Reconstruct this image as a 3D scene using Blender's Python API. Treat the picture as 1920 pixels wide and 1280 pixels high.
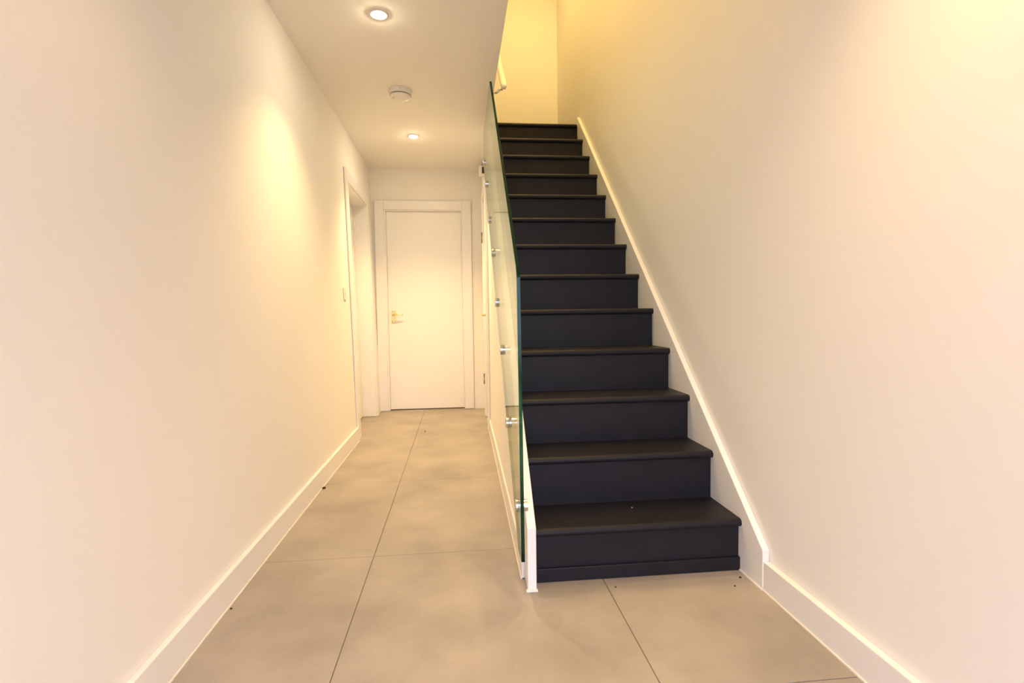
import bpy, bmesh, math, random
from mathutils import Matrix, Vector

for o in list(bpy.data.objects):
    bpy.data.objects.remove(o, do_unlink=True)
scene = bpy.context.scene
C = scene.collection

# ------------------------------------------------------------------ camera
CAM_Z = 0.9771
right = Vector((0.99486286, -0.10024825, -0.01407724))
down = Vector((-0.01906389, -0.04896010, -0.99861878))
fwd = Vector((0.09942056, 0.99375711, -0.05061971))
cam_data = bpy.data.cameras.new('camera')
cam = bpy.data.objects.new('camera', cam_data)
C.objects.link(cam)
cam_data.sensor_width = 36.0
cam_data.lens = 18.782
cam_data.clip_start = 0.02
up, back = -down, -fwd
cam.matrix_world = Matrix(((right.x, up.x, back.x, 0), (right.y, up.y, back.y, 0),
                           (right.z, up.z, back.z, CAM_Z), (0, 0, 0, 1)))
scene.camera = cam

# ------------------------------------------------------------------ world, lights, exposure
scene.view_settings.view_transform = 'Standard'
scene.view_settings.look = 'None'
scene.view_settings.gamma = 1.0
scene.view_settings.use_curve_mapping = False
scene.view_settings.exposure = 0.64

world = bpy.data.worlds.new('daylight')
scene.world = world
world.use_nodes = True
bg = world.node_tree.nodes['Background']
# overcast sky above the horizon, darker ground below it
_nt = world.node_tree
_tc = _nt.nodes.new('ShaderNodeTexCoord')
_sx = _nt.nodes.new('ShaderNodeSeparateXYZ')
_rp = _nt.nodes.new('ShaderNodeValToRGB')
_rp.color_ramp.elements[0].position = 0.48
_rp.color_ramp.elements[0].color = (0.14, 0.13, 0.12, 1)
_rp.color_ramp.elements[1].position = 0.52
_rp.color_ramp.elements[1].color = (0.79, 0.79, 1.0, 1)
_mr = _nt.nodes.new('ShaderNodeMapRange')
_mr.inputs['From Min'].default_value = -1.0
_nt.links.new(_tc.outputs['Generated'], _sx.inputs['Vector'])
_nt.links.new(_sx.outputs['Z'], _mr.inputs['Value'])
_nt.links.new(_mr.outputs['Result'], _rp.inputs['Fac'])
_nt.links.new(_rp.outputs['Color'], bg.inputs['Color'])
bg.inputs['Strength'].default_value = 5.1

WARM = (1.0, 0.66, 0.285)
AMBER = (1.0, 0.66, 0.21)

def lamp(name, kind, loc, energy, color, rot=(0, 0, 0), **kw):
    d = bpy.data.lights.new(name, kind)
    d.energy = energy
    d.color = color
    for k, v in kw.items():
        setattr(d, k, v)
    o = bpy.data.objects.new(name, d)
    o.location = loc
    o.rotation_euler = rot
    C.objects.link(o)
    return o

# the glazed entrance behind the camera is where daylight comes in
portal = lamp('entrance_daylight_portal', 'AREA', (0.13, -1.28, 1.15), 1, (1, 1, 1),
              (math.radians(-90), 0, 0), shape='RECTANGLE', size=1.5, size_y=2.2)
portal.data.cycles.is_portal = True
# recessed spots further along the same ceilings, out of the photograph's frame
lamp('entrance_downlight', 'SPOT', (-0.36, 1.05, 2.44), 11, WARM, spot_size=math.radians(110), spot_blend=0.9, shadow_soft_size=0.03)
lamp('entrance_downlight', 'SPOT', (0.66, 0.78, 2.44), 56, WARM, spot_size=math.radians(112), spot_blend=1.0, shadow_soft_size=0.03)
lamp('landing_downlight', 'SPOT', (0.80, 4.25, 4.95), 78, AMBER, spot_size=math.radians(145), spot_blend=0.9, shadow_soft_size=0.05)
lamp('stair_downlight', 'SPOT', (0.62, 2.5, 4.95), 112, AMBER, spot_size=math.radians(110), spot_blend=0.9, shadow_soft_size=0.05)

# ------------------------------------------------------------------ helpers
def socket(nd, *names):
    for n in names:
        if n in nd.inputs:
            return nd.inputs[n]

def mat(name, color, rough=0.5, metal=0.0, spec=0.5, noise=0.0, nscale=4.0, bump=0.0, bscale=200.0, emit=None, estr=0.0, coat=0.0):
    m = bpy.data.materials.new(name)
    m.use_nodes = True
    nt = m.node_tree
    b = nt.nodes['Principled BSDF']
    b.inputs['Roughness'].default_value = rough
    b.inputs['Metallic'].default_value = metal
    b.inputs['Specular IOR Level'].default_value = spec
    b.inputs['Coat Weight'].default_value = coat
    tc = nt.nodes.new('ShaderNodeTexCoord')
    n = nt.nodes.new('ShaderNodeTexNoise')
    n.inputs['Scale'].default_value = nscale
    n.inputs['Detail'].default_value = 6
    nt.links.new(tc.outputs['Object'], n.inputs['Vector'])
    r = nt.nodes.new('ShaderNodeValToRGB')
    r.color_ramp.elements[0].position = 0.3
    r.color_ramp.elements[1].position = 0.7
    r.color_ramp.elements[0].color = tuple(c * (1 - noise) for c in color) + (1,)
    r.color_ramp.elements[1].color = tuple(min(1, c * (1 + noise)) for c in color) + (1,)
    nt.links.new(n.outputs['Fac'], r.inputs['Fac'])
    nt.links.new(r.outputs['Color'], b.inputs['Base Color'])
    if bump:
        n2 = nt.nodes.new('ShaderNodeTexNoise')
        n2.inputs['Scale'].default_value = bscale
        n2.inputs['Detail'].default_value = 3
        nt.links.new(tc.outputs['Object'], n2.inputs['Vector'])
        bp = nt.nodes.new('ShaderNodeBump')
        bp.inputs['Strength'].default_value = bump
        bp.inputs['Distance'].default_value = 0.002
        nt.links.new(n2.outputs['Fac'], bp.inputs['Height'])
        nt.links.new(bp.outputs['Normal'], b.inputs['Normal'])
    if emit:
        b.inputs['Emission Color'].default_value = emit + (1,)
        b.inputs['Emission Strength'].default_value = estr
    return m

def tile_mat():
    m = bpy.data.materials.new('porcelain_tile')
    m.use_nodes = True
    nt = m.node_tree
    b = nt.nodes['Principled BSDF']
    geo = nt.nodes.new('ShaderNodeNewGeometry')
    n1 = nt.nodes.new('ShaderNodeTexNoise')
    n1.inputs['Scale'].default_value = 2.6
    n1.inputs['Detail'].default_value = 5
    n1.inputs['Roughness'].default_value = 0.55
    nt.links.new(geo.outputs['Position'], n1.inputs['Vector'])
    r1 = nt.nodes.new('ShaderNodeValToRGB')
    r1.color_ramp.elements[0].position = 0.32
    r1.color_ramp.elements[1].position = 0.70
    r1.color_ramp.elements[0].color = (0.300, 0.268, 0.232, 1)
    r1.color_ramp.elements[1].color = (0.44, 0.394, 0.338, 1)
    nt.links.new(n1.outputs['Fac'], r1.inputs['Fac'])
    # sparse pale flecks
    n2 = nt.nodes.new('ShaderNodeTexNoise')
    n2.inputs['Scale'].default_value = 60
    n2.inputs['Detail'].default_value = 2
    nt.links.new(geo.outputs['Position'], n2.inputs['Vector'])
    r2 = nt.nodes.new('ShaderNodeValToRGB')
    r2.color_ramp.elements[0].position = 0.735
    r2.color_ramp.elements[1].position = 0.80
    r2.color_ramp.elements[0].color = (0, 0, 0, 1)
    r2.color_ramp.elements[1].color = (0.35, 0.35, 0.35, 1)
    nt.links.new(n2.outputs['Fac'], r2.inputs['Fac'])
    mx = nt.nodes.new('ShaderNodeMix')
    mx.data_type = 'RGBA'
    nt.links.new(r2.outputs['Color'], mx.inputs['Factor'])
    nt.links.new(r1.outputs['Color'], mx.inputs['A'])
    mx.inputs['B'].default_value = (0.62, 0.56, 0.48, 1)
    nt.links.new(mx.outputs['Result'], b.inputs['Base Color'])
    b.inputs['Roughness'].default_value = 0.48
    b.inputs['Specular IOR Level'].default_value = 0.45
    return m

def glass_mat(name, tint, gloss=(0.92, 0.97, 0.93)):
    """sheet glass: clear or tinted straight-through view plus Fresnel reflection"""
    m = bpy.data.materials.new(name)
    m.use_nodes = True
    nt = m.node_tree
    nt.nodes.clear()
    out = nt.nodes.new('ShaderNodeOutputMaterial')
    mix = nt.nodes.new('ShaderNodeMixShader')
    tr = nt.nodes.new('ShaderNodeBsdfTransparent')
    tr.inputs['Color'].default_value = tint + (1,)
    gl = nt.nodes.new('ShaderNodeBsdfGlossy')
    gl.inputs['Roughness'].default_value = 0.0
    gl.inputs['Color'].default_value = gloss + (1,)
    fr = nt.nodes.new('ShaderNodeFresnel')
    geo = nt.nodes.new('ShaderNodeNewGeometry')
    mr = nt.nodes.new('ShaderNodeMapRange')
    mr.inputs['To Min'].default_value = 1.5
    mr.inputs['To Max'].default_value = 1 / 1.5
    nt.links.new(geo.outputs['Backfacing'], mr.inputs['Value'])
    nt.links.new(mr.outputs['Result'], fr.inputs['IOR'])
    nt.links.new(fr.outputs['Fac'], mix.inputs['Fac'])
    nt.links.new(tr.outputs['BSDF'], mix.inputs[1])
    nt.links.new(gl.outputs['BSDF'], mix.inputs[2])
    nt.links.new(mix.outputs['Shader'], out.inputs['Surface'])
    return m

M = dict(
    wall=mat('wall_paint', (0.88, 0.857, 0.82), 0.75, spec=0.25, noise=0.012, nscale=1.5, bump=0.05, bscale=350),
    ceil=mat('ceiling_paint', (0.88, 0.853, 0.81), 0.85, spec=0.2, noise=0.01, nscale=1.5),
    gloss=mat('white_satinwood', (0.86, 0.845, 0.83), 0.30, noise=0.01),
    door=mat('door_paint', (0.88, 0.87, 0.85), 0.4, noise=0.01),
    stair=mat('dark_stair_paint', (0.0125, 0.0122, 0.0175), 0.46, spec=0.22, noise=0.12, nscale=9, bump=0.12, bscale=60),
    tile=tile_mat(),
    grout=mat('grout', (0.20, 0.17, 0.14), 0.9, noise=0.1, nscale=40),
    caulk=mat('white_caulk', (0.85, 0.80, 0.72), 0.5, noise=0.02),
    chrome=mat('brushed_steel', (0.62, 0.62, 0.62), 0.2, metal=1, noise=0.05, nscale=30),
    brass=mat('polished_brass', (0.85, 0.72, 0.38), 0.22, metal=1, noise=0.05, nscale=30),
    hinge=mat('aged_brass', (0.20, 0.14, 0.07), 0.35, metal=1, noise=0.1, nscale=60),
    plastic=mat('white_plastic', (0.78, 0.76, 0.74), 0.35, noise=0.01),
    switch=mat('switch_plastic', (0.80, 0.76, 0.70), 0.4, noise=0.01),
    black=mat('black_screen', (0.012, 0.010, 0.010), 0.25, noise=0.05),
    groove=mat('dark_groove', (0.10, 0.07, 0.05), 0.8, noise=0.05),
    crumb=mat('dark_crumb', (0.04, 0.025, 0.015), 0.9, noise=0.3, nscale=200),
    chip=mat('pale_chip', (0.45, 0.42, 0.38), 0.8, noise=0.2, nscale=200),
    bulb=mat('lit_lamp', (1, 0.95, 0.8), 0.5, emit=(1.0, 0.86, 0.60), estr=260),
    glass=glass_mat('clear_glass', (0.93, 0.965, 0.94)),
    edge=glass_mat('glass_edge', (0.025, 0.13, 0.085), (0.30, 0.38, 0.36)),
    void=mat('unlit_void', (0.05, 0.05, 0.05), 0.9),  # near-black colour standing in for unlit space behind the doors
)

def add_box(bm, x0, x1, y0, y1, z0, z1, fn=None):
    vs = []
    for z in (z0, z1):
        for x, y in ((x0, y0), (x1, y0), (x1, y1), (x0, y1)):
            p = (x, y, z)
            vs.append(bm.verts.new(fn(*p) if fn else p))
    for f in ((3, 2, 1, 0), (4, 5, 6, 7), (0, 1, 5, 4), (1, 2, 6, 5), (2, 3, 7, 6), (3, 0, 4, 7)):
        bm.faces.new([vs[i] for i in f])
    return vs

def add_prism(bm, poly, x0, x1, fn=None):
    """polygon in (y, z) extruded from x0 to x1"""
    a = [bm.verts.new(fn(x0, y, z) if fn else (x0, y, z)) for y, z in poly]
    b = [bm.verts.new(fn(x1, y, z) if fn else (x1, y, z)) for y, z in poly]
    bm.faces.new(a)
    bm.faces.new(b[::-1])
    n = len(poly)
    for i in range(n):
        j = (i + 1) % n
        bm.faces.new((a[j], a[i], b[i], b[j]))

def add_lathe(bm, prof, origin, axis='Z', seg=32, sgn=1):
    """profile [(radius, height)] turned about an axis through origin"""
    rings = []
    for r, h in prof:
        ring = []
        for k in range(seg):
            a = 2 * math.pi * k / seg
            u, v = r * math.cos(a), r * math.sin(a)
            p = {'Z': (u, v, sgn * h), 'X': (sgn * h, u, v), 'Y': (u, sgn * h, v)}[axis]
            ring.append(bm.verts.new([origin[i] + p[i] for i in range(3)]))
        rings.append(ring)
    for r0, r1 in zip(rings, rings[1:]):
        for k in range(seg):
            bm.faces.new((r0[k], r0[(k + 1) % seg], r1[(k + 1) % seg], r1[k]))
    bm.faces.new(rings[0][::-1])
    bm.faces.new(rings[-1])

def add_tube(bm, pts, rads, seg=14, flat=1.0):
    """tube through points; rads may vary; flat squashes the profile's second axis"""
    rings = []
    n = len(pts)
    pts = [Vector(p) for p in pts]
    for i, p in enumerate(pts):
        t = (pts[min(i + 1, n - 1)] - pts[max(i - 1, 0)]).normalized()
        ref = Vector((1, 0, 0)) if abs(t.x) < 0.9 else Vector((0, 0, 1))
        v = t.cross(ref).normalized()
        u = v.cross(t).normalized()
        r = rads[i] if isinstance(rads, (list, tuple)) else rads
        rings.append([bm.verts.new(p + u * r * math.cos(2 * math.pi * k / seg) + v * r * flat * math.sin(2 * math.pi * k / seg)) for k in range(seg)])
    for r0, r1 in zip(rings, rings[1:]):
        for k in range(seg):
            bm.faces.new((r0[k], r0[(k + 1) % seg], r1[(k + 1) % seg], r1[k]))
    bm.faces.new(rings[0][::-1])
    bm.faces.new(rings[-1])

def obj(name, bm, m, parent=None, smooth=False, bevel=0.0, bseg=2):
    bmesh.ops.recalc_face_normals(bm, faces=bm.faces)
    me = bpy.data.meshes.new(name)
    bm.to_mesh(me)
    bm.free()
    me.materials.append(M[m] if isinstance(m, str) else m)
    o = bpy.data.objects.new(name, me)
    C.objects.link(o)
    if parent:
        o.parent = parent
        o.matrix_parent_inverse = Matrix.Translation(-Vector(parent.location))
    if smooth:
        for p in me.polygons:
            p.use_smooth = True
    if bevel:
        md = o.modifiers.new('bevel', 'BEVEL')
        md.width = bevel
        md.segments = bseg
        md.limit_method = 'ANGLE'
        md.angle_limit = math.radians(35)
    return o

def box(name, m, x0, x1, y0, y1, z0, z1, parent=None, fn=None, bevel=0.0, bseg=2):
    bm = bmesh.new()
    add_box(bm, x0, x1, y0, y1, z0, z1, fn)
    return obj(name, bm, m, parent, bevel=bevel, bseg=bseg)

def tag(o, label=None, cat=None, group=None, kind=None):
    if label: o['label'] = label
    if cat: o['category'] = cat
    if group: o['group'] = group
    if kind: o['kind'] = kind
    return o

def thing(name, loc, label, cat, group=None, kind=None):
    o = bpy.data.objects.new(name, None)
    o.location = loc
    o.empty_display_size = 0.05
    C.objects.link(o)
    return tag(o, label, cat, group, kind)

def boxes(name, m, lst, fn=None, parent=None, bevel=0):
    bm = bmesh.new()
    for b in lst:
        add_box(bm, *b, fn)
    return obj(name, bm, m, parent, bevel=bevel)

# ------------------------------------------------------------------ dimensions
Y0, YF = -1.30, 5.57            # entrance wall, far wall
ZC, ZU = 2.461, 5.00            # hall ceiling, ceiling over the stairwell
XW = 1.066                      # right wall
XE = 0.264                      # edge of the hall ceiling at the stairwell
RISE, GO, YN = 0.200, 0.2266, 1.866   # riser, going, first nosing
nosing = lambda y: RISE + (y - YN) * RISE / GO
LEAN = 0.0235
def lw(u, y, z):                # left wall: u metres out from its slightly out-of-plumb face
    return (-0.808 - LEAN * z + u, y, z)
def sw(u, y, z):                # wall beside the stairs: u metres out into the hall
    return (0.226 + 0.011 * (y - 1.82) - u, y, z)

# ------------------------------------------------------------------ the shell
floor = box('floor', 'grout', -1.15, 1.25, Y0 - 0.1, YF + 0.15, -0.06, -0.003)
tag(floor, 'hall floor of large beige grey concrete-look tiles with thin dark joints', 'floor', kind='structure')
xs = [-1.14, -0.3603, 0.5117, 1.24]
ys = [Y0 - 0.05, -0.52, 0.38, 1.279, 2.178, 3.17, 4.10, 5.03, YF + 0.13]
G = 0.0014
for i in range(3):
    for j in range(8):
        if i == 2 and j > 4:
            continue
        box('tile', 'tile', xs[i] + G, xs[i + 1] - G, ys[j] + G, ys[j + 1] - G, -0.012, 0.0, floor, bevel=0.0008, bseg=1)

tag(boxes('wall_left', 'wall', [
    (-0.20, 0, Y0, 4.37, 0, 2.62), (-0.20, 0, 4.37, 5.30, 2.05, 2.62), (-0.20, 0, 5.30, YF, 0, 2.62)], lw),
    'long white painted wall along the left of the hall', 'wall', kind='structure')
tag(box('wall_right', 'wall', XW, XW + 0.12, Y0, YF, 0, ZU + 0.1),
    'tall cream painted wall to the right of the stairs', 'wall', kind='structure')
tag(boxes('wall_back', 'wall', [
    (-1.1, -0.735, YF, YF + 0.14, 0, ZU + 0.1), (-0.735, 0.072, YF, YF + 0.14, 2.062, ZU + 0.1), (0.072, XW + 0.12, YF, YF + 0.14, 0, ZU + 0.1)]),
    'far wall with the closed white door, continuing up behind the stairs', 'wall', kind='structure')
tag(boxes('wall_front', 'wall', [
    (-1.1, -0.60, Y0 - 0.14, Y0, 0, ZC + 0.15), (0.86, XW + 0.12, Y0 - 0.14, Y0, 0, ZC + 0.15), (-0.60, 0.86, Y0 - 0.14, Y0, 2.22, ZC + 0.15)]),
    'entrance wall behind the viewpoint with its daylight opening', 'wall', kind='structure')
tag(boxes('ceiling', 'ceil', [
    (-1.08, XE, Y0, YF, ZC, 2.60), (XE, XW, Y0, 1.40, ZC, 2.60)]),
    'low white hall ceiling with recessed lights', 'ceiling', kind='structure')
tag(boxes('wall_stairwell', 'wall', [
    (XE - 0.10, XE, 1.40, YF, 2.60, ZU), (XE, XW, 1.30, 1.40, 2.60, ZU)]),
    'upper walls of the stairwell above the hall ceiling', 'wall', kind='structure')
tag(box('ceiling_upper', 'ceil', XE - 0.10, XW, 1.30, YF, ZU, ZU + 0.1),
    'upper ceiling over the stairwell', 'ceiling', kind='structure')
tag(box('floor_landing', 'stair', XE, XW, 4.62, YF, 2.42, 2.598),
    'dark upper landing floor at the head of the stairs', 'floor', kind='structure')

# wall under the stairs (hall side), cut along the slope, with the cupboard doorway
bm = bmesh.new()
add_prism(bm, [(1.912, 0), (4.34, 0), (4.34, nosing(4.34) - 0.241)], -0.030, -0.001, sw)
add_prism(bm, [(4.34, 0), (4.52, 0), (4.52, ZC), (4.34, ZC)], -0.030, -0.001, sw)
add_prism(bm, [(4.52, 2.06), (5.10, 2.06), (5.10, ZC), (4.52, ZC)], -0.030, -0.001, sw)
add_prism(bm, [(5.10, 0), (YF, 0), (YF, ZC), (5.10, ZC)], -0.030, -0.001, sw)
tag(obj('wall_stair', bm, 'wall'), 'white wall enclosing the underside of the stairs beside the hall', 'wall', kind='structure')

# skirting boards
def skirting(name, segs, label, fn=None):
    bm = bmesh.new()
    for u0, u1, y0, y1, h in segs:
        add_prism(bm, [(y0, 0.003), (y1, 0.003), (y1, h), (y0, h)], u0, u1, fn)
    return tag(obj(name, bm, 'gloss', bevel=0.003), label, 'skirting', kind='structure')
sl = skirting('baseboard_left', [(0.0, 0.018, Y0, 4.27, 0.108)], 'white skirting board along the left wall', lw)
sr = skirting('baseboard_right', [(XW - 0.022, XW, Y0, 1.728, 0.103)], 'white skirting board along the right wall up to the stairs')
ss = skirting('baseboard_stair', [(0.0, 0.012, 1.915, 4.43, 0.100)], 'white skirting board along the wall under the stairs', sw)
# thin bead of sealant along the foot of each board
def bead(parent, u0, u1, y0, y1, fn=None):
    box('sealant_bead', 'caulk', u0, u1, y0, y1, 0.0002, 0.005, parent, fn)
bead(sl, 0.016, 0.021, Y0, 4.27, lw)
bead(sr, XW - 0.026, XW - 0.020, Y0, 1.728)
bead(ss, 0.010, 0.015, 1.915, 4.43, sw)

# ------------------------------------------------------------------ doors
def lever_handle(parent, origin, along, out, flip=1):
    """brass lever on a long back plate; 'along' is the lever direction, 'out' the face normal"""
    o, a, n = Vector(origin), Vector(along), Vector(out)
    u = Vector((0, 0, 1))
    bm = bmesh.new()
    def slab(a0, a1, z0, z1, d0, d1):
        vs = []
        for d in (d0, d1):
            for aa, zz in ((a0, z0), (a1, z0), (a1, z1), (a0, z1)):
                vs.append(bm.verts.new(o + a * aa + u * zz + n * d))
        for f in ((3, 2, 1, 0), (4, 5, 6, 7), (0, 1, 5, 4), (1, 2, 6, 5), (2, 3, 7, 6), (3, 0, 4, 7)):
            bm.faces.new([vs[i] for i in f])
    slab(-0.021, 0.021, -0.082, 0.045, 0, 0.006)
    h = obj('handle', bm, 'brass', parent, bevel=0.004)
    bm = bmesh.new()
    add_tube(bm, [o + n * 0.004, o + n * 0.02, o + n * 0.045, o + n * 0.052 + a * 0.012, o + n * 0.052 + a * 0.05 + u * 0.004,
                  o + n * 0.050 + a * 0.08 - u * 0.002, o + n * 0.048 + a * 0.10 + u * 0.001],
             [0.012, 0.010, 0.009, 0.009, 0.008, 0.0065, 0.008], 12)
    lv = obj('lever', bm, 'brass', None, smooth=True)
    lv.parent = h
    for zz in (-0.07, 0.035):
        for aa in (-0.013, 0.013):
            bm = bmesh.new()
            c = o + a * aa + u * zz + n * 0.006
            add_tube(bm, [c, c + n * 0.0025], 0.004, 8)
            s = obj('screw', bm, 'hinge')
            s.parent = h
    return h

# far door
d1 = thing('door_1', (-0.33, YF, 0), 'closed plain white door in the far wall with brass lever handle', 'door', kind='structure')
box('door_leaf', 'door', -0.7122, 0.0492, YF + 0.030, YF + 0.070, 0.010, 2.0402, d1, bevel=0.002)
box('jamb', 'gloss', -0.735, -0.713, YF - 0.004, YF + 0.12, 0.003, 2.062, d1, bevel=0.002)
box('jamb', 'gloss', 0.050, 0.072, YF - 0.004, YF + 0.12, 0.003, 2.062, d1, bevel=0.002)
box('head_jamb', 'gloss', -0.713, 0.050, YF - 0.004, YF + 0.12, 2.041, 2.062, d1, bevel=0.002)
box('architrave', 'gloss', -0.822, -0.726, YF - 0.024, YF - 0.001, 0.003, 2.142, d1, bevel=0.004)
box('architrave', 'gloss', 0.060, 0.150, YF - 0.024, YF - 0.001, 0.003, 2.142, d1, bevel=0.004)
box('architrave', 'gloss', -0.726, 0.060, YF - 0.024, YF - 0.001, 2.052, 2.142, d1, bevel=0.004)
box('threshold_shade', 'groove', -0.713, 0.050, YF + 0.035, YF + 0.07, 0.0, 0.009, d1)  # dark strip painted as the shadow under the leaf
lever_handle(d1, (-0.660, YF + 0.030, 0.988), (1, 0, 0), (0, -1, 0))
box('dark_behind_door', 'void', -0.75, 0.09, YF + 0.125, YF + 0.135, 0, 2.06, d1)  # dark sheet in place of the unlit space beyond the door

# doorway in the left wall
d2 = thing('door_2', (-0.81, 4.83, 0), 'closed white door set deep in the left wall at the far end', 'door', kind='structure')
box('door_leaf', 'door', -0.165, -0.125, 4.395, 5.272, 0.010, 2.022, d2, lw, bevel=0.002)
box('jamb', 'gloss', -0.20, 0.002, 4.37, 4.392, 0.003, 2.05, d2, lw, bevel=0.002)
box('jamb', 'gloss', -0.20, 0.002, 5.278, 5.30, 0.003, 2.05, d2, lw, bevel=0.002)
box('head_jamb', 'gloss', -0.20, 0.002, 4.392, 5.278, 2.028, 2.05, d2, lw, bevel=0.002)
box('door_stop', 'gloss', -0.124, -0.108, 5.262, 5.278, 0.003, 2.028, d2, lw)
box('architrave', 'gloss', 0.001, 0.014, 4.272, 4.378, 0.003, 2.13, d2, lw, bevel=0.004)
box('architrave', 'gloss', 0.001, 0.014, 5.292, 5.385, 0.003, 2.13, d2, lw, bevel=0.004)
box('architrave', 'gloss', 0.001, 0.014, 4.378, 5.292, 2.04, 2.13, d2, lw, bevel=0.004)
box('threshold_shade', 'groove', -0.16, -0.13, 4.392, 5.278, 0.0, 0.009, d2, lw)  # shade below this leaf, put in as a dark strip

# cupboard door in the wall under the stairs
d3 = thing('door_3', (0.25, 4.81, 0), 'narrow white cupboard door under the stairs with brass hinges and lever', 'door', kind='structure')
box('door_leaf', 'door', -0.045, -0.008, 4.545, 5.076, 0.010, 2.035, d3, sw, bevel=0.002)
box('jamb', 'gloss', -0.07, 0.001, 4.52, 4.542, 0.003, 2.06, d3, sw)
box('jamb', 'gloss', -0.07, 0.001, 5.079, 5.10, 0.003, 2.06, d3, sw)
box('head_jamb', 'gloss', -0.07, 0.001, 4.542, 5.079, 2.038, 2.06, d3, sw)
box('architrave', 'gloss', 0.0, 0.022, 4.435, 4.53, 0.003, 2.105, d3, sw, bevel=0.004)
box('architrave', 'gloss', 0.0, 0.022, 5.09, 5.185, 0.003, 2.105, d3, sw, bevel=0.004)
box('architrave', 'gloss', 0.0, 0.022, 4.53, 5.09, 2.05, 2.105, d3, sw, bevel=0.004)
for z in (1.70, 0.37):
    bm = bmesh.new()
    c = Vector(sw(0.026, 5.06, z))
    add_lathe(bm, [(0.003, -0.05), (0.0055, -0.048), (0.0055, -0.018), (0.004, -0.016), (0.004, 0.016), (0.0055, 0.018), (0.0055, 0.048), (0.003, 0.05)], c, 'Z', 12)
    obj('hinge', bm, 'hinge', d3)
lever_handle(d3, sw(-0.008, 4.60, 0.975), (0, 1, 0), (-1, 0, 0))
bm = bmesh.new()
add_box(bm, -0.10, -0.09, 4.5, 5.12, 0, 2.06, sw)
obj('cupboard_darkness', bm, 'void', d3)  # dark sheet that paints in the cupboard's darkness

# ------------------------------------------------------------------ staircase
st = thing('staircase', (0.65, YN, 0), 'straight flight of dark painted stairs with white strings', 'staircase')
XL, XR = 0.252, 1.043
N = 13
NOSE, TT = 0.022, 0.030
def tread_mesh(y0, y1, zt, x0, x1):
    poly = []
    r = TT / 2
    for k in range(9):                                   # half-round nosing
        a = math.pi / 2 + math.pi * k / 8
        poly.append((y0 + r + r * math.cos(a), zt - r + r * math.sin(a)))
    poly = poly[::-1]
    poly = [(y1, zt)] + poly[::-1] + [(y1, zt - TT)]
    bm = bmesh.new()
    add_prism(bm, poly, x0, x1)
    return bm
for k in range(N):
    yk = YN + k * GO
    zk = RISE * (k + 1)
    x0 = XL + 0.011 * (yk - 1.82)
    y1 = yk + GO + NOSE + 0.004 if k < N - 1 else 4.63
    obj('tread', tread_mesh(yk, y1, zk, x0, XR), 'stair', st, smooth=False)
    box('riser', 'stair', x0, XR - 0.003, yk + NOSE, yk + NOSE + 0.018, RISE * k, zk - TT, st)
box('plinth', 'stair', 0.254, XR, YN + NOSE - 0.012, YN + NOSE, 0.002, 0.052, st, bevel=0.003)

SO = 0.065                                               # string stands this far above the nosing line
def string_poly(y0, y1, depth):
    return [(y0, 0.004), (y0, nosing(y0) + SO), (y1, nosing(y1) + SO), (y1, nosing(y1) - depth), (YN + (depth + 0.004 - RISE) * GO / RISE, 0.004)]
bm = bmesh.new()
add_prism(bm, string_poly(1.728, 4.565, 0.22), XR - 0.002, XW - 0.0005)
obj('string', bm, 'gloss', st, bevel=0.003)
bm = bmesh.new()
add_prism(bm, string_poly(1.822, 4.338, 0.24), -0.032, 0.0, sw)
obj('string', bm, 'gloss', st, bevel=0.003)
box('sealant_bead', 'caulk', 0.221, 0.262, 1.815, 1.83, 0.0002, 0.007, st, bevel=0.002)
box('sealant_bead', 'caulk', XR - 0.007, XR, 1.728, 1.876, 0.0002, 0.006, st)

# ------------------------------------------------------------------ glass balustrade
gb = thing('glass_balustrade', (0.20, 1.75, 0), 'frameless clear glass panel with green edges fixed beside the stairs', 'balustrade')
def gl(u, y, z):
    return (0.201 + 0.006 * (y - 1.75) + u, y, z)
lo = lambda y: nosing(y) - 0.025
hi = lambda y: nosing(y) + 1.005
ZT = 2.305
yt = 1.866 + (ZT - 1.005 - 0.2) * GO / RISE
poly = [(1.735, 0.150), (1.84, 0.150), (2.02, lo(2.02)), (3.98, lo(3.98)), (3.98, ZT), (yt, ZT), (1.79, hi(1.79)), (1.770, 1.10)]
bm = bmesh.new()
add_prism(bm, poly, -0.006, 0.006, gl)
bmesh.ops.recalc_face_normals(bm, faces=bm.faces)
gp = obj('glass_panel', bm, 'glass', gb)
gp.data.materials.append(M['edge'])
for f in gp.data.polygons:
    if abs(f.normal.x) < 0.9:
        f.material_index = 1
for y, z in ((1.803, 0.318), (2.162, 0.535), (2.432, 0.816), (2.743, 1.039), (2.986, 1.321), (3.303, 1.556), (3.579, 1.840), (3.860, 2.057)):
    xg = gl(-0.006, y, z)[0]
    xw = sw(0, y, z)[0]
    bm = bmesh.new()
    add_lathe(bm, [(0.020, 0), (0.023, 0.001), (0.023, 0.0045), (0.0205, 0.005), (0.0205, 0.0062), (0.023, 0.0067), (0.023, 0.0105), (0.020, 0.012)], (xg, y, z), 'X', 24, -1)
    s = obj('standoff', bm, 'chrome', gb)
    bm = bmesh.new()
    add_lathe(bm, [(0.021, 0), (0.021, max(0.004, xw - xg - 0.012))], (xg + 0.012, y, z), 'X', 24, 1)
    t = obj('spacer', bm, 'chrome')
    t.parent = s

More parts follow.
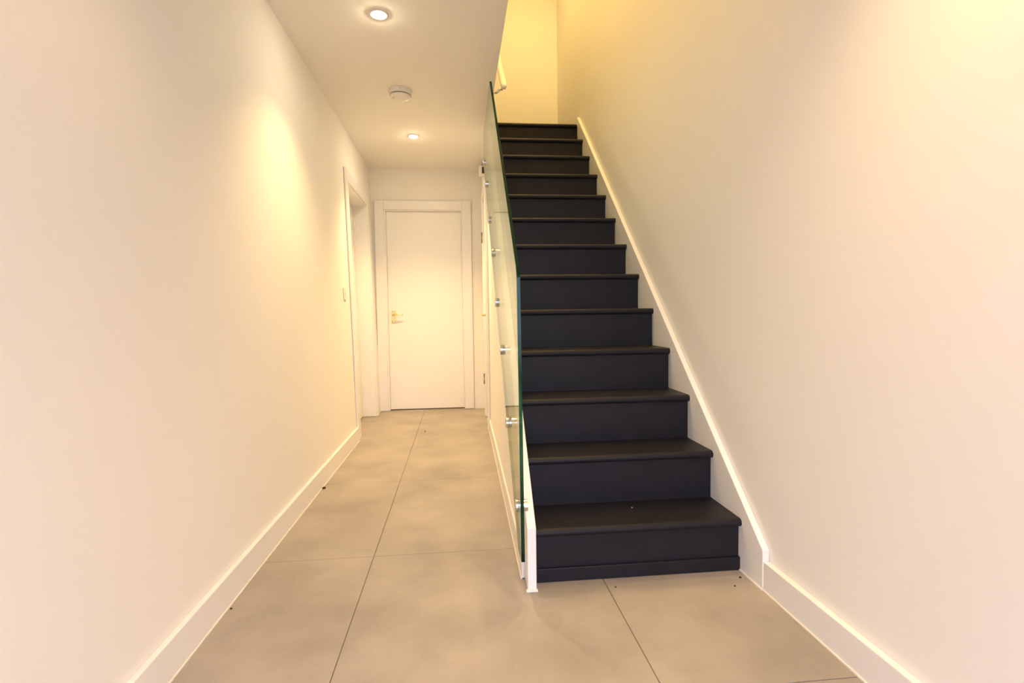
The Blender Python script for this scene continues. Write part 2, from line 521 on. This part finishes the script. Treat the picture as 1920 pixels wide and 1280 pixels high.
# ------------------------------------------------------------------ handrail on the upper wall
hr = thing('handrail', (0.34, 3.70, 2.53), 'white handrail end curving out from the wall above the stairs', 'handrail')
bm = bmesh.new()
pts, rads = [], []
ya, za = 3.71, 2.530
for dy, r in ((-0.012, 0.008), (-0.008, 0.016), (0.0, 0.020), (0.02, 0.022), (0.3, 0.022), (0.9, 0.022), (1.2, 0.022)):
    pts.append((0.340, ya + dy, za + dy * RISE / GO))
    rads.append(r)
add_tube(bm, pts, rads, 18, 0.85)
obj('rail', bm, 'gloss', hr, smooth=True)
for dy in (0.0, 1.0):
    bm = bmesh.new()
    y_, z_ = ya + dy + 0.006, za + dy * RISE / GO
    add_tube(bm, [(0.345, y_, z_ - 0.008), (0.325, y_, z_ - 0.018), (0.305, y_, z_ - 0.026), (0.285, y_, z_ - 0.042), (0.264, y_, z_ - 0.048)],
             [0.012, 0.012, 0.010, 0.010, 0.012], 12)
    obj('bracket', bm, 'gloss', hr, smooth=True)

# ------------------------------------------------------------------ ceiling fittings
def downlight(x, y, power, label):
    t = thing('downlight', (x, y, ZC), label, 'downlight', 'recessed hall downlights')
    bm = bmesh.new()
    seg = 32
    prof = [(0.046, 0.0), (0.046, -0.003), (0.043, -0.006), (0.036, -0.006), (0.033, -0.004), (0.031, 0.001)]
    rings = [[bm.verts.new((x + r * math.cos(2 * math.pi * k / seg), y + r * math.sin(2 * math.pi * k / seg), ZC + h)) for k in range(seg)] for r, h in prof]
    for r0, r1 in zip(rings, rings[1:]):
        for k in range(seg):
            bm.faces.new((r0[k], r0[(k + 1) % seg], r1[(k + 1) % seg], r1[k]))
    obj('trim_ring', bm, 'plastic', t, smooth=True)
    bm = bmesh.new()
    add_lathe(bm, [(0.030, -0.0005), (0.029, -0.005), (0.024, -0.010), (0.015, -0.0135), (0.004, -0.015)], (x, y, ZC), 'Z', 28)
    obj('lamp', bm, 'bulb', t)
    d = lamp('downlight_beam', 'SPOT', (x, y, ZC - 0.03), power, WARM, spot_size=math.radians(108), spot_blend=1.0, shadow_soft_size=0.028)
    d.location = (0, 0, -0.03)
    d.parent = t
downlight(-0.36, 2.755, 57, 'lit recessed ceiling spotlight nearest the viewer')
downlight(-0.34, 4.555, 114, 'lit recessed ceiling spotlight near the far door')

sa = thing('smoke_alarm', (-0.352, 3.655, ZC), 'round white smoke alarm on the hall ceiling between the two spotlights', 'smoke alarm')
bm = bmesh.new()
add_lathe(bm, [(0.072, 0), (0.074, 0.004), (0.072, 0.029), (0.068, 0.031)], (-0.352, 3.655, ZC), 'Z', 48, -1)
obj('base', bm, 'plastic', sa)
bm = bmesh.new()
add_lathe(bm, [(0.060, 0.028), (0.060, 0.038)], (-0.352, 3.655, ZC), 'Z', 48, -1)
obj('vent_gap', bm, 'groove', sa)
bm = bmesh.new()
add_lathe(bm, [(0.067, 0.0365), (0.069, 0.039), (0.066, 0.046), (0.050, 0.051), (0.01, 0.052)], (-0.352, 3.655, ZC), 'Z', 48, -1)
obj('cover', bm, 'plastic', sa)
bm = bmesh.new()
add_lathe(bm, [(0.0035, 0.046), (0.0035, 0.0525)], (-0.395, 3.640, ZC), 'Z', 10, -1)
obj('indicator', bm, 'groove', sa)
bm = bmesh.new()
add_lathe(bm, [(0.0025, 0.0), (0.0025, 0.002)], (-0.345, 3.655 - 0.0725, ZC - 0.012), 'Y', 10, -1)
obj('screw', bm, 'groove', sa)

# ------------------------------------------------------------------ wall fittings
ls = thing('light_switch', (-0.825, 4.075, 1.145), 'small white light switch on the left wall beside the doorway', 'light switch')
box('plate', 'switch', 0.0, 0.007, 4.032, 4.118, 1.102, 1.188, ls, lw, bevel=0.003)
box('rocker', 'switch', 0.007, 0.010, 4.064, 4.086, 1.128, 1.160, ls, lw, bevel=0.002)

th = thing('thermostat', (0.254, 4.42, 2.15), 'small white thermostat with a black panel above the cupboard door', 'thermostat')
box('case', 'plastic', 0.0, 0.062, 4.385, 4.47, 2.112, 2.180, th, sw, bevel=0.004)
box('screen', 'black', 0.020, 0.040, 4.3825, 4.386, 2.119, 2.171, th, sw)

# ------------------------------------------------------------------ crumbs on the floor
random.seed(4)
def crumb(name, m, x, y, z, r, label, cat, group=None):
    bm = bmesh.new()
    bmesh.ops.create_icosphere(bm, subdivisions=2, radius=r)
    for v in bm.verts:
        v.co *= 0.75 + 0.5 * random.random()
        v.co.z *= 0.6
    mz = min(v.co.z for v in bm.verts)
    for v in bm.verts:
        v.co += Vector((x, y, z - mz))
    tag(obj(name, bm, m), label, cat, group)
crumb('crumb', 'crumb', -0.780, 3.094, 0.0, 0.009, 'dark crumb against the left skirting, the farther of two', 'crumb', 'crumbs on the floor')
crumb('crumb', 'crumb', -0.778, 1.837, 0.0, 0.004, 'dark crumb against the left skirting, the nearer of two', 'crumb', 'crumbs on the floor')
crumb('crumb', 'crumb', 1.012, 1.822, 0.0, 0.0045, 'dark crumb near the right string below the bottom step', 'crumb', 'crumbs on the floor')
crumb('crumb', 'crumb', 0.961, 1.767, 0.0, 0.0032, 'tiny dark crumb on the tile a little nearer than the one by the right string', 'crumb', 'crumbs on the floor')
crumb('crumb', 'crumb', 0.540, 1.813, 0.0, 0.003, 'tiny dark crumb beside the tile joint in front of the stairs', 'crumb', 'crumbs on the floor')
crumb('crumb', 'crumb', -0.296, 4.515, 0.0, 0.006, 'small dark crumb on the hall floor near the far door', 'crumb', 'crumbs on the floor')
crumb('paint_chip', 'chip', 0.675, 2.036, 0.200, 0.003, 'pale paint chip lying on the bottom tread', 'paint chip')
